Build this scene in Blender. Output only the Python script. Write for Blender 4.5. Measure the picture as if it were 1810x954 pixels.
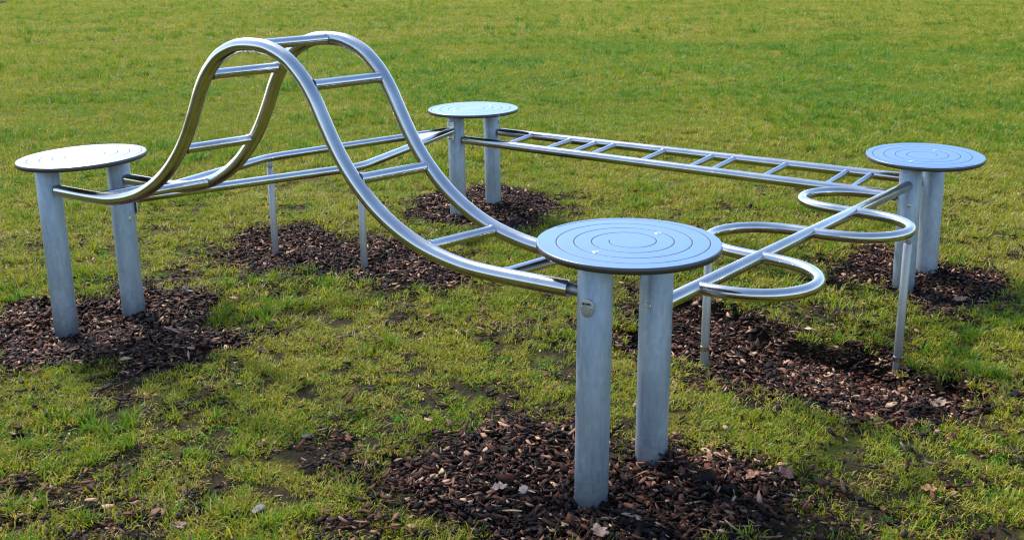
import bpy, math, random
import numpy as np
from mathutils import Vector, Matrix

for o in list(bpy.data.objects):
    bpy.data.objects.remove(o)
sc = bpy.context.scene
COL = sc.collection
random.seed(4)
rng = np.random.default_rng(7)

# ------------------------------------------------------------------ camera
FPX, W0 = 1800.0, 1810.0
PITCH, ROLL, CAMZ = math.radians(14.05), math.radians(-0.489), 1.671
cd = bpy.data.cameras.new("camera")
cam = bpy.data.objects.new("camera", cd)
COL.objects.link(cam)
c_, s_ = math.cos(PITCH), math.sin(PITCH)
right, up, fwd = Vector((1, 0, 0)), Vector((0, s_, c_)), Vector((0, c_, -s_))
cr, sr = math.cos(ROLL), math.sin(ROLL)
r2, u2 = right * cr + up * sr, up * cr - right * sr
cam.matrix_world = Matrix(((r2.x, u2.x, -fwd.x, 0), (r2.y, u2.y, -fwd.y, 0), (r2.z, u2.z, -fwd.z, CAMZ), (0, 0, 0, 1)))
cd.sensor_fit = 'HORIZONTAL'
cd.sensor_width = 36.0
cd.lens = 36.0 * FPX / W0
cd.shift_y = -64.35 / W0
cd.clip_end = 2000
sc.camera = cam

# ------------------------------------------------------------------ sky and sun
SUN_EL, SUN_AZ = math.radians(48), math.radians(-36)     # azimuth from +Y towards +X (ahead, to the left)
world = bpy.data.worlds.new("World")
sc.world = world
world.use_nodes = True
nt = world.node_tree
bg = nt.nodes['Background']
sky = nt.nodes.new('ShaderNodeTexSky')
sky.sky_type = 'NISHITA'
sky.sun_disc = False
sky.sun_elevation = SUN_EL
sky.sun_rotation = SUN_AZ
sky.air_density = 1.0
sky.dust_density = 0.7
sky.ozone_density = 3.0
nt.links.new(sky.outputs[0], bg.inputs[0])
bg.inputs[1].default_value = 0.13
sd = bpy.data.lights.new("sun", 'SUN')
sun = bpy.data.objects.new("sun", sd)
COL.objects.link(sun)
sd.energy = 2.4
sd.angle = math.radians(6)
sd.color = (1.0, 0.95, 0.86)
to_sun = Vector((math.sin(SUN_AZ) * math.cos(SUN_EL), math.cos(SUN_AZ) * math.cos(SUN_EL), math.sin(SUN_EL)))
sun.rotation_euler = to_sun.to_track_quat('Z', 'Y').to_euler()
sun.location = to_sun * 30
sc.view_settings.view_transform = 'Standard'
sc.view_settings.look = 'None'
sc.view_settings.exposure = 1.44
sc.view_settings.gamma = 1.0
sc.view_settings.use_curve_mapping = False
sc.cycles.use_denoising = True
sc.cycles.denoiser = 'OPENIMAGEDENOISE'
sc.cycles.denoising_input_passes = 'RGB_ALBEDO_NORMAL'
sc.cycles.filter_width = 1.2

# ------------------------------------------------------------------ helpers
def tag(o, label=None, cat=None, group=None, kind=None):
    if label: o['label'] = label
    if cat: o['category'] = cat
    if group: o['group'] = group
    if kind: o['kind'] = kind
    return o

ORG = {}
def thing(name, loc, label, cat, group=None):
    o = bpy.data.objects.new(name, None)
    o.empty_display_size = 0.1
    COL.objects.link(o)
    o.location = loc
    ORG[o] = np.array(loc, float)
    return tag(o, label, cat, group)

def build(name, V, Fc, mat, parent=None, smooth=True, flat=None):
    """one mesh object; V in world space; flat = set of face indices kept flat"""
    V = np.asarray(V, float)
    org = ORG[parent] if parent is not None else np.zeros(3)
    me = bpy.data.meshes.new(name)
    me.from_pydata((V - org).tolist(), [], [list(map(int, f)) for f in Fc])
    me.materials.append(mat)
    if smooth:
        sm = [True] * len(me.polygons)
        if flat:
            for i in flat: sm[i] = False
        me.polygons.foreach_set('use_smooth', sm)
    me.update()
    o = bpy.data.objects.new(name, me)
    COL.objects.link(o)
    if parent is not None: o.parent = parent
    ORG[o] = org
    return o

def bulk(name, V, Fv, mat, attr=None, corner=3, smooth=False):
    """big triangle/quad mesh from arrays, with float point attributes"""
    me = bpy.data.meshes.new(name)
    nv, nf = len(V), len(Fv)
    me.vertices.add(nv); me.loops.add(nf * corner); me.polygons.add(nf)
    me.vertices.foreach_set('co', np.ascontiguousarray(V, dtype=np.float32).ravel())
    me.loops.foreach_set('vertex_index', np.ascontiguousarray(Fv, dtype=np.int32).ravel())
    me.polygons.foreach_set('loop_start', np.arange(0, nf * corner, corner, dtype=np.int32))
    me.polygons.foreach_set('loop_total', np.full(nf, corner, dtype=np.int32))
    if smooth: me.polygons.foreach_set('use_smooth', np.ones(nf, dtype=bool))
    me.update(calc_edges=True)
    for k, a in (attr or {}).items():
        at = me.attributes.new(k, 'FLOAT', 'POINT')
        at.data.foreach_set('value', np.ascontiguousarray(a, dtype=np.float32))
    me.materials.append(mat)
    o = bpy.data.objects.new(name, me)
    COL.objects.link(o)
    return o

def sweep(path, rad, n=16, cap=True):
    """tube along a polyline; rad a number or one per point"""
    P = np.asarray(path, float)
    m = len(P)
    rad = np.broadcast_to(np.asarray(rad, float), (m,))
    T = np.gradient(P, axis=0)
    T /= np.linalg.norm(T, axis=1)[:, None]
    a = np.array([0, 0, 1.0]) if abs(T[0][2]) < 0.9 else np.array([1.0, 0, 0])
    N = np.cross(T[0], a); N /= np.linalg.norm(N)
    V, Fc = [], []
    th = np.arange(n) * 2 * math.pi / n
    for i in range(m):
        N = N - T[i] * (N @ T[i]); N /= np.linalg.norm(N)
        B = np.cross(T[i], N)
        V.append(P[i] + rad[i] * (np.cos(th)[:, None] * N + np.sin(th)[:, None] * B))
    V = np.concatenate(V)
    for i in range(m - 1):
        for k in range(n):
            Fc.append((i * n + k, i * n + (k + 1) % n, (i + 1) * n + (k + 1) % n, (i + 1) * n + k))
    flat = set()
    if cap:
        flat = {len(Fc), len(Fc) + 1}
        V = np.concatenate([V, V[:n], V[(m - 1) * n:m * n]])
        Fc.append(tuple(m * n + k for k in range(n))[::-1]); Fc.append(tuple((m + 1) * n + k for k in range(n)))
    return V, Fc, flat

def tube(name, path, rad, mat, parent, n=16):
    V, Fc, fl = sweep(path, rad, n)
    return build(name, V, Fc, mat, parent, True, fl)

def seg_tube(name, a, b, rad, mat, parent, n=16, flare=0.0):
    """straight pipe, its ends flared into a weld bead"""
    a, b = np.array(a, float), np.array(b, float)
    L = np.linalg.norm(b - a)
    if flare:
        ts = np.array([0, .004, .009, .014, L / 2, L - .014, L - .009, L - .004, L]) / L
        rs = [rad + flare, rad + flare, rad + flare * .5, rad, rad, rad, rad + flare * .5, rad + flare, rad + flare]
    else:
        ts = np.array([0, .002, L / 2, L - .002, L]) / L
        rs = [rad - .0015, rad, rad, rad, rad - .0015]
    return tube(name, [a + (b - a) * t for t in ts], rs, mat, parent, n)

def spline(pts, k=8):
    P = np.asarray(pts, float)
    Q = np.vstack([2 * P[0] - P[1], P, 2 * P[-1] - P[-2]])
    out = []
    for i in range(1, len(Q) - 2):
        p0, p1, p2, p3 = Q[i - 1:i + 3]
        for j in range(k):
            t = j / k
            out.append(.5 * (2 * p1 + (p2 - p0) * t + (2 * p0 - 5 * p1 + 4 * p2 - p3) * t * t + (3 * p1 - p0 - 3 * p2 + p3) * t ** 3))
    out.append(P[-1])
    return np.array(out)

def frame(d):
    d = np.asarray(d, float); d = d / np.linalg.norm(d)
    a = np.array([0, 0, 1.0]) if abs(d[2]) < .9 else np.array([1.0, 0, 0])
    x = np.cross(a, d); x /= np.linalg.norm(x)
    return x, np.cross(d, x), d

def lathe(c, axis, prof, n=20):
    """profile of (r, h) along an axis"""
    x, y, d = frame(axis)
    V, Fc = [], []
    for r, h in prof:
        for k in range(n):
            t = 2 * math.pi * k / n
            V.append(np.array(c) + d * h + r * (math.cos(t) * x + math.sin(t) * y))
    m = len(prof)
    for i in range(m - 1):
        for k in range(n):
            Fc.append((i * n + k, i * n + (k + 1) % n, (i + 1) * n + (k + 1) % n, (i + 1) * n + k))
    Fc.append(tuple(range(n))[::-1]); Fc.append(tuple((m - 1) * n + k for k in range(n)))
    return V, Fc

def boxm(c, ax, ay, az):
    c = np.array(c, float); ax, ay, az = (np.array(v, float) for v in (ax, ay, az))
    V = [c + i * ax + j * ay + k * az for i in (-1, 1) for j in (-1, 1) for k in (-1, 1)]
    Fc = [(0, 1, 3, 2), (4, 6, 7, 5), (0, 4, 5, 1), (2, 3, 7, 6), (0, 2, 6, 4), (1, 5, 7, 3)]
    return V, Fc

def vnoise(x, y, f, seed=0):
    """smooth value noise in 0..1"""
    x, y = np.asarray(x, float) * f + 131.7 * seed + 1000, np.asarray(y, float) * f + 57.3 * seed + 1000
    ix, iy = np.floor(x).astype(np.int64), np.floor(y).astype(np.int64)
    fx, fy = x - ix, y - iy
    fx, fy = fx * fx * (3 - 2 * fx), fy * fy * (3 - 2 * fy)
    def h(a, b):
        v = (a * 374761393 + b * 668265263 + seed * 974634) & 0x7fffffff
        v = ((v ^ (v >> 13)) * 1274126177) & 0x7fffffff
        return ((v ^ (v >> 16)) & 0xffff) / 65535.0
    return (h(ix, iy) * (1 - fx) + h(ix + 1, iy) * fx) * (1 - fy) + (h(ix, iy + 1) * (1 - fx) + h(ix + 1, iy + 1) * fx) * fy

def fbm(x, y, f, seed=0, o=3):
    s, a, t = 0, 1.0, 0
    for i in range(o):
        s = s + a * vnoise(x, y, f * 2 ** i, seed + i * 11); t += a; a *= .5
    return s / t

def smooth(a, b, x):
    t = np.clip((np.asarray(x, float) - a) / (b - a), 0, 1)
    return t * t * (3 - 2 * t)

# ------------------------------------------------------------------ materials
def mat(name):
    m = bpy.data.materials.new(name); m.use_nodes = True
    return m, m.node_tree, m.node_tree.nodes['Principled BSDF']
def nd(t, kind, **kw):
    n = t.nodes.new(kind)
    for k, v in kw.items():
        if k in n.inputs: n.inputs[k].default_value = v
        else: setattr(n, k, v)
    return n
def noise(t, scale, detail=4, rough=.55, vec=None):
    n = nd(t, 'ShaderNodeTexNoise', Scale=scale, Detail=detail, Roughness=rough)
    if vec is not None: t.links.new(vec, n.inputs['Vector'])
    return n
def ramp(t, fac, stops):
    r = t.nodes.new('ShaderNodeValToRGB')
    e = r.color_ramp.elements
    while len(e) < len(stops): e.new(.5)
    for x, (p, c) in zip(e, stops):
        x.position = p; x.color = (*c, 1) if len(c) == 3 else c
    t.links.new(fac, r.inputs[0])
    return r
def mixc(t, fac, a, b, mode='MIX'):
    m = t.nodes.new('ShaderNodeMix'); m.data_type = 'RGBA'; m.blend_type = mode
    for sock, v in ((m.inputs[0], fac), (m.inputs[6], a), (m.inputs[7], b)):
        if hasattr(v, 'is_linked'): t.links.new(v, sock)
        else: sock.default_value = (*v, 1) if isinstance(v, tuple) else v
    return m.outputs[2]
def bump(t, b, h, strength, dist):
    n = nd(t, 'ShaderNodeBump', Strength=strength, Distance=dist)
    t.links.new(h, n.inputs['Height']); t.links.new(n.outputs[0], b.inputs['Normal'])
def pos(t):
    return t.nodes.new('ShaderNodeNewGeometry').outputs['Position']

def steel(name, col, rough):
    m, t, b = mat(name)
    p = pos(t)
    n1 = noise(t, 9, 5, .6, p); n2 = noise(t, 70, 3, .6, p)
    b.inputs['Metallic'].default_value = 1
    c = ramp(t, n1.outputs[0], [(.3, tuple(x * .86 for x in col)), (.6, col), (.8, tuple(min(1, x * 1.06) for x in col))])
    t.links.new(c.outputs[0], b.inputs['Base Color'])
    r = nd(t, 'ShaderNodeMapRange'); r.inputs['To Min'].default_value = rough - .07; r.inputs['To Max'].default_value = rough + .12
    t.links.new(n1.outputs[0], r.inputs['Value']); t.links.new(r.outputs[0], b.inputs['Roughness'])
    bump(t, b, n2.outputs[0], .03, .002)
    return m
M_STEEL = steel('brushed_stainless', (.56, .54, .51), .17)
M_RUNG = steel('brushed_stainless_rung', (.55, .55, .55), .16)
M_LEG = steel('matt_stainless', (.36, .355, .35), .38)
M_LEG.node_tree.nodes['Principled BSDF'].inputs['Metallic'].default_value = .65
M_PLATE = steel('stainless_plate', (.72, .71, .69), .34)

def galv():
    m, t, b = mat('galvanised_steel')
    p = pos(t)
    mp = nd(t, 'ShaderNodeMapping'); mp.inputs['Scale'].default_value = (1, 1, .35)
    t.links.new(p, mp.inputs[0])
    v = nd(t, 'ShaderNodeTexVoronoi', Scale=95.0); t.links.new(mp.outputs[0], v.inputs['Vector'])
    n1 = noise(t, 7, 6, .6, mp.outputs[0]); n2 = noise(t, 30, 5, .7, p)
    c1 = ramp(t, n1.outputs[0], [(.28, (.20, .24, .285)), (.5, (.30, .345, .395)), (.75, (.41, .455, .51))])
    bw = nd(t, 'ShaderNodeRGBToBW'); t.links.new(v.outputs['Color'], bw.inputs[0])
    c2 = mixc(t, .14, c1.outputs[0], bw.outputs[0], 'SOFT_LIGHT')
    spots = ramp(t, n2.outputs[0], [(.25, (.45, .45, .45)), (.37, (.9, .9, .9)), (.60, (1, 1, 1)), (.72, (1.25, 1.25, 1.25))])
    c3 = mixc(t, .5, c2, spots.outputs[0], 'MULTIPLY')
    mp2 = nd(t, 'ShaderNodeMapping'); mp2.inputs['Scale'].default_value = (1, 1, .06)
    t.links.new(p, mp2.inputs[0])
    n4 = noise(t, 60, 3, .6, mp2.outputs[0])
    streak = ramp(t, n4.outputs[0], [(.33, (.55, .56, .58)), (.47, (1, 1, 1)), (.66, (1, 1, 1)), (.76, (1.2, 1.2, 1.2))])
    c3 = mixc(t, .28, c3, streak.outputs[0], 'MULTIPLY')
    sx = nd(t, 'ShaderNodeSeparateXYZ'); t.links.new(p, sx.inputs[0])
    n5 = noise(t, 45, 4, .7, p)
    md_ = nd(t, 'ShaderNodeMath', operation='MULTIPLY_ADD'); t.links.new(n5.outputs[0], md_.inputs[0]); md_.inputs[1].default_value = -.22
    t.links.new(sx.outputs['Z'], md_.inputs[2])
    dz_ = nd(t, 'ShaderNodeMapRange'); dz_.inputs['From Min'].default_value = -.10; dz_.inputs['From Max'].default_value = .03
    dz_.inputs['To Min'].default_value = .5; dz_.inputs['To Max'].default_value = 0
    t.links.new(md_.outputs[0], dz_.inputs['Value'])
    c3 = mixc(t, dz_.outputs[0], c3, (.060, .042, .030))
    t.links.new(c3, b.inputs['Base Color'])
    b.inputs['Metallic'].default_value = .5
    rr = nd(t, 'ShaderNodeMapRange'); rr.inputs['To Min'].default_value = .40; rr.inputs['To Max'].default_value = .56
    t.links.new(n1.outputs[0], rr.inputs['Value']); t.links.new(rr.outputs[0], b.inputs['Roughness'])
    return m
M_GALV = galv()

def disc_mat():
    m, t, b = mat('dark_laminate')
    p = pos(t)
    n1 = noise(t, 6, 6, .7, p); n2 = noise(t, 400, 2, .5, p)
    base = ramp(t, n1.outputs[0], [(.3, (.016, .095, .330)), (.7, (.034, .130, .390))])
    g = nd(t, 'ShaderNodeAttribute', attribute_name='groove')
    e = nd(t, 'ShaderNodeAttribute', attribute_name='edge')
    c = mixc(t, g.outputs['Fac'], base.outputs[0], (.040, .030, .028))
    c = mixc(t, e.outputs['Fac'], c, (.022, .015, .013))
    t.links.new(c, b.inputs['Base Color'])
    r = nd(t, 'ShaderNodeMapRange'); r.inputs['To Min'].default_value = .30; r.inputs['To Max'].default_value = .46
    t.links.new(n1.outputs[0], r.inputs['Value'])
    ad = nd(t, 'ShaderNodeMath', operation='MULTIPLY_ADD'); t.links.new(g.outputs['Fac'], ad.inputs[0]); ad.inputs[1].default_value = .6
    t.links.new(r.outputs[0], ad.inputs[2]); t.links.new(ad.outputs[0], b.inputs['Roughness'])
    b.inputs['IOR'].default_value = 1.7
    cw = nd(t, 'ShaderNodeMapRange'); cw.inputs['To Min'].default_value = .75; cw.inputs['To Max'].default_value = .05
    mxe = nd(t, 'ShaderNodeMath', operation='MAXIMUM'); t.links.new(e.outputs['Fac'], mxe.inputs[0]); t.links.new(g.outputs['Fac'], mxe.inputs[1])
    t.links.new(mxe.outputs[0], cw.inputs['Value']); t.links.new(cw.outputs[0], b.inputs['Coat Weight'])
    b.inputs['Coat Roughness'].default_value = .32; b.inputs['Coat IOR'].default_value = 1.6
    bump(t, b, n2.outputs[0], .05, .0006)
    return m
M_DISC = disc_mat()
def plain(name, col, rough=.5, metal=0.0):
    m, t, b = mat(name)
    n = noise(t, 60, 4, .6, pos(t))
    c = ramp(t, n.outputs[0], [(.3, tuple(x * .75 for x in col)), (.7, tuple(min(1, x * 1.15) for x in col))])
    t.links.new(c.outputs[0], b.inputs['Base Color'])
    b.inputs['Roughness'].default_value = rough; b.inputs['Metallic'].default_value = metal
    return m
M_BOLT = plain('bolt_steel', (.72, .71, .68), .3, 1)
M_GAP = plain('dark_sleeve', (.30, .30, .30), .5, 1)
M_TAG = plain('etched_tag', (.42, .42, .39), .5, .8)
M_INK = plain('black_print', (.012, .011, .01), .6)

# ------------------------------------------------------------------ terrain function
NA, NB = np.array([.256, 3.073]), np.array([.484, 3.293])
LA, LB = np.array([-2.231, 4.827]), np.array([-1.968, 5.035])
FA, FB = np.array([-.374, 6.943]), np.array([-.133, 7.185])
RA, RB = np.array([2.105, 5.258]), np.array([2.322, 5.488])
SQ, SP = np.array([-1.474, 6.13]), np.array([-.875, 5.80])          # supports of the split beam
S1, S2 = np.array([.850, 4.25]), np.array([1.742, 4.335])           # supports of the serpentine

BEDS = {   # outlines of the bark beds on the ground, metres
    'left': [(-2.635, 4.823), (-2.608, 5.161), (-2.382, 5.270), (-2.172, 5.365), (-1.889, 5.357), (-1.591, 5.133), (-1.550, 4.838), (-1.240, 4.611), (-1.320, 4.405), (-1.664, 4.275), (-2.011, 4.316), (-2.286, 4.357), (-2.570, 4.507)],
    'near': [(-0.396, 3.189), (-0.392, 3.450), (-0.257, 3.618), (-0.017, 3.665), (0.219, 3.559), (0.442, 3.458), (0.647, 3.430), (0.802, 3.382), (0.921, 3.206), (0.927, 3.048), (0.816, 2.871), (0.661, 2.727), (0.318, 2.687), (-0.017, 2.769), (-0.231, 2.888), (-0.389, 3.033)],
    'middle': [(-1.823, 6.215), (-1.763, 6.470), (-1.541, 6.646), (-1.259, 6.559), (-0.929, 6.340), (-0.665, 6.246), (-0.356, 5.841), (-0.245, 5.600), (-0.359, 5.341), (-0.644, 5.391), (-0.922, 5.575), (-1.275, 5.724), (-1.632, 5.957)],
    'far': [(-0.733, 7.174), (-0.646, 7.626), (-0.375, 7.852), (-0.109, 7.930), (0.155, 7.698), (0.403, 7.056), (0.209, 6.618), (-0.092, 6.472), (-0.400, 6.673), (-0.627, 6.883)],
    'right': [(1.803, 5.679), (2.037, 5.947), (2.254, 5.979), (2.402, 5.660), (2.619, 5.559), (2.736, 5.366), (2.518, 4.968), (2.226, 4.795), (2.038, 4.889), (1.987, 5.229), (1.796, 5.394)],
    'serpentine': [(0.500, 4.635), (0.650, 4.970), (0.845, 5.104), (1.026, 4.960), (1.196, 4.699), (1.421, 4.520), (1.669, 4.468), (1.828, 4.204), (1.996, 4.051), (1.795, 3.780), (1.603, 3.640), (1.393, 3.665), (1.217, 3.819), (1.055, 3.998), (0.930, 4.204), (0.720, 4.297), (0.546, 4.336)],
}
def sdf(poly, x, y):
    x, y = np.asarray(x, float).ravel(), np.asarray(y, float).ravel()
    P = np.array(poly); d = np.full(x.shape, 1e9); ins = np.zeros(x.shape, bool)
    for i in range(len(P)):
        a, b = P[i], P[(i + 1) % len(P)]
        e = b - a
        t = np.clip(((x - a[0]) * e[0] + (y - a[1]) * e[1]) / (e @ e), 0, 1)
        d = np.minimum(d, np.hypot(x - a[0] - t * e[0], y - a[1] - t * e[1]))
        c = ((a[1] > y) != (b[1] > y)) & (x < (b[0] - a[0]) * (y - a[1]) / (b[1] - a[1] + 1e-12) + a[0])
        ins ^= c
    return np.where(ins, -d, d)
for k in list(BEDS):     # round the outlines
    P = np.array(BEDS[k]); BEDS[k] = spline(np.vstack([P, P[:1]]), 4)[:-1]

def bed_sdf(x, y):
    shp = np.shape(x)
    wob = .045 + (fbm(x, y, 4.0, 3) - .5) * .30 + (vnoise(x, y, 22, 5) - .5) * .06
    out = {}
    for k, P in BEDS.items():
        xf, yf = np.ravel(x), np.ravel(y)
        d = np.full(xf.shape, 9.0)
        lo, hi = P.min(0) - .5, P.max(0) + .5
        m = (xf > lo[0]) & (xf < hi[0]) & (yf > lo[1]) & (yf < hi[1])
        d[m] = sdf(P, xf[m], yf[m])
        out[k] = d.reshape(shp) + wob + {'serpentine': -.09, 'left': -.02, 'near': .035, 'middle': -.04}.get(k, 0)
    return out

def base_z(x, y):
    xx = 4 * np.tanh(np.asarray(x, float) / 4); yy = np.asarray(y, float)
    yy = np.where(yy < 6.5, yy, 6.5 + 2.0 * np.tanh((yy - 6.5) / 2.0))
    return -.06 + .012 * xx + .018 * yy + (fbm(x, y, .55, 21) - .5) * .05 + (fbm(x, y, 2.2, 23) - .5) * .035
CTRL = [(NA, -.035), (NB, .025), (LA, -.065), (LB, -.015), (FA, .055), (FB, .085), (RA, .02), (RB, .05), (SQ, .01), (SP, .01), (S1, -.01), (S2, -.06)]
CP = np.array([c[0] for c in CTRL]); CV = np.array([c[1] for c in CTRL])
_r = CV - base_z(CP[:, 0], CP[:, 1])
_K = np.exp(-((CP[:, None] - CP[None]) ** 2).sum(-1) / (2 * .24 ** 2))
CW = np.linalg.solve(_K + 1e-3 * np.eye(len(CP)), _r)

def ground_z(x, y, beds=None):
    x, y = np.asarray(x, float), np.asarray(y, float)
    z = base_z(x, y)
    for (cx, cy), w in zip(CP, CW):
        z = z + w * np.exp(-((x - cx) ** 2 + (y - cy) ** 2) / (2 * .24 ** 2))
    b = bed_sdf(x, y) if beds is None else beds
    pit = {'serpentine': (.085, .10), 'near': (.0, .12), 'right': (.008, .10), 'left': (.0, .1), 'middle': (.004, .1), 'far': (.0, .1)}
    for k, (dep, wid) in pit.items():
        z = z - dep * (1 - smooth(-wid, .03, b[k]))
    return z

# ------------------------------------------------------------------ the ground sheet
def axis_pts(lo, hi, step, far_lo, far_hi, g=1.16):
    a = list(np.arange(lo, hi + 1e-6, step))
    s, v = step, a[-1]
    while v < far_hi: s *= g; v += s; a.append(v)
    s, v, pre = step, a[0], []
    while v > far_lo: s *= g; v -= s; pre.append(v)
    return np.array(pre[::-1] + a)
gx = axis_pts(-3.6, 3.9, .025, -420, 420)
gy = axis_pts(1.9, 8.6, .025, -25, 700)
GX, GY = np.meshgrid(gx, gy)
gbeds = bed_sdf(GX, GY)
GZ = ground_z(GX, GY, gbeds)
dmin = np.minimum.reduce(list(gbeds.values()))
GZ = GZ + (vnoise(GX, GY, 30, 8) - .5) * .010 * (np.abs(GX) < 6) * (GY < 10)
nx, ny = len(gx), len(gy)
I = np.arange(nx * ny).reshape(ny, nx)
GF = np.stack([I[:-1, :-1], I[:-1, 1:], I[1:, 1:], I[1:, :-1]], -1).reshape(-1, 4)

# worn, thin turf: between and in front of the stations
def wear(x, y):
    w = .45 * fbm(x, y, 1.6, 31, 3) + .55 * fbm(x, y, 4.2, 33, 3)
    zone = .55 * np.exp(-(((x + .7) / 1.3) ** 2 + ((y - 3.2) / .8) ** 2)) + .3 * np.exp(-(((x - 1.4) / 1.0) ** 2 + ((y - 2.9) / .5) ** 2)) + .5 * np.exp(-(((x + 1.3) / .9) ** 2 + ((y - 5.7) / .4) ** 2))
    fine_ = vnoise(x, y, 13, 37)
    return np.clip(smooth(.47, .62, .78 * w + .22 * fine_ + .10 * zone) * (.42 + zone), 0, 1)

def lawn_tint(t):
    """patches of fresh green and of yellowed moss, by place"""
    p = pos(t)
    mp = nd(t, 'ShaderNodeMapping'); mp.inputs['Scale'].default_value = (1, .8, 0)
    t.links.new(p, mp.inputs[0])
    a = noise(t, .30, 3, .6, mp.outputs[0]); b = noise(t, 2.3, 4, .65, mp.outputs[0])
    sep = nd(t, 'ShaderNodeSeparateXYZ'); t.links.new(p, sep.inputs[0])
    m = nd(t, 'ShaderNodeMath', operation='MULTIPLY_ADD'); t.links.new(b.outputs[0], m.inputs[0]); m.inputs[1].default_value = .8
    t.links.new(a.outputs[0], m.inputs[2])
    # a greener stretch of lawn beyond the equipment, right of centre
    vm = nd(t, 'ShaderNodeVectorMath', operation='SUBTRACT'); t.links.new(p, vm.inputs[0]); vm.inputs[1].default_value = (3.5, 19, 0)
    vs = nd(t, 'ShaderNodeVectorMath', operation='MULTIPLY'); t.links.new(vm.outputs[0], vs.inputs[0]); vs.inputs[1].default_value = (1 / 11, 1 / 9, 0)
    vl = nd(t, 'ShaderNodeVectorMath', operation='LENGTH'); t.links.new(vs.outputs[0], vl.inputs[0])
    zr = nd(t, 'ShaderNodeMapRange', interpolation_type='SMOOTHSTEP'); zr.inputs['From Min'].default_value = .3; zr.inputs['From Max'].default_value = 1.25
    zr.inputs['To Min'].default_value = .13; zr.inputs['To Max'].default_value = -.06
    t.links.new(vl.outputs['Value'], zr.inputs['Value'])
    m2 = nd(t, 'ShaderNodeMath', operation='ADD'); t.links.new(m.outputs[0], m2.inputs[0]); t.links.new(zr.outputs[0], m2.inputs[1])
    r = nd(t, 'ShaderNodeMapRange'); r.inputs['From Min'].default_value = .76; r.inputs['From Max'].default_value = 1.24
    t.links.new(m2.outputs[0], r.inputs['Value'])
    return p, r.outputs[0]

def ground_mat():
    m, t, b = mat('lawn_soil')
    p, tint = lawn_tint(t)
    n1 = noise(t, 14, 6, .7, p); n2 = noise(t, 90, 4, .7, p); n3 = noise(t, 1.4, 5, .7, p)
    soil = ramp(t, n1.outputs[0], [(.3, (.016, .011, .007)), (.55, (.040, .027, .017)), (.8, (.085, .058, .036))])
    moss = ramp(t, n2.outputs[0], [(.3, (.06, .052, .006)), (.55, (.17, .148, .012)), (.8, (.31, .27, .03))])
    green = ramp(t, n2.outputs[0], [(.3, (.030, .055, .004)), (.6, (.085, .16, .010)), (.85, (.16, .24, .02))])
    turf = mixc(t, tint, moss.outputs[0], green.outputs[0])
    bare = nd(t, 'ShaderNodeAttribute', attribute_name='bare')
    c = mixc(t, bare.outputs['Fac'], turf, soil.outputs[0])
    t.links.new(c, b.inputs['Base Color'])
    b.inputs['Roughness'].default_value = .95; b.inputs['Specular IOR Level'].default_value = .15
    bump(t, b, n2.outputs[0], 1.0, .04)
    return m
M_GROUND = ground_mat()
bare = np.maximum(1 - smooth(-.03, .05, dmin), 1.0 * wear(GX, GY))
bare = np.maximum(bare, (.85 - .4 * smooth(4.5, 7.5, GY)) * smooth(.36, .52, fbm(GX, GY, 9, 91, 3)) * (1 - smooth(9, 11, GY)))
# a strip of bare earth beside a path, far off at the left
ground = bulk('ground', np.stack([GX, GY, GZ], -1).reshape(-1, 3), GF, M_GROUND, {'bare': bare.ravel()}, 4, True)
tag(ground, kind='structure')

# dirt path far off at the top left
M_PATH = plain('path_earth', (.075, .055, .042), 1.0)
M_PATH.node_tree.nodes['Principled BSDF'].inputs['Specular IOR Level'].default_value = 0.0
px = np.linspace(0, 1, 12)
PV, PF = [], []
for i, t_ in enumerate(px):
    w = .5 * math.sin(i * 1.7)
    x, y = -38.5 - 24 * t_, 78 + 60 * t_
    for dx in (w, -7 + w * .5): PV.append((x + dx, y, float(base_z(x + dx, y)) + .16))
for i in range(len(px) - 1): PF.append((2 * i, 2 * i + 2, 2 * i + 3, 2 * i + 1))
tag(build('dirt_path', PV, PF, M_PATH), kind='structure')

# ------------------------------------------------------------------ round platforms
def spiral_disc(R, thick, rot, spin=-1):
    nr, na = 190, 144
    rr = np.concatenate([np.linspace(.004, R - .004, nr), [R - .0015, R, R, R - .002, R * .5, .004]])
    hh = np.concatenate([np.zeros(nr), [-.001, -.004, -thick + .003, -thick, -thick, -thick]])
    th = np.arange(na) * 2 * math.pi / na
    RR, TH = np.meshgrid(rr, th, indexing='ij')
    HH = np.repeat(hh[:, None], na, 1)
    # groove: starts near the rim, winds clockwise towards the middle
    ph = ((rot - TH) / (2 * math.pi)) % 1.0
    r0, pitch = .955 * R, .192 * R
    k = np.round((r0 - RR) / pitch - ph)
    k = np.clip(k, 0, 3.6)
    k = np.where(k + ph > 3.93, np.floor(3.93 - ph), k); k = np.floor(k + 1e-6)
    dist = np.abs(RR - (r0 - (k + ph) * pitch))
    gr = 1 - smooth(.0016, .0030, dist)
    gr[nr:] = 0
    HH = HH - gr * .0010
    V = np.stack([RR * np.cos(TH), RR * np.sin(TH), HH], -1).reshape(-1, 3)
    n = len(rr)
    I = np.arange(n * na).reshape(n, na)
    J = np.roll(I, -1, 1)
    Fc = np.stack([I[:-1], I[1:], J[1:], J[:-1]], -1).reshape(-1, 4)
    ed = np.zeros_like(RR); ed[nr:] = 1
    return V, Fc, gr.ravel(), ed.ravel(), I

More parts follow.
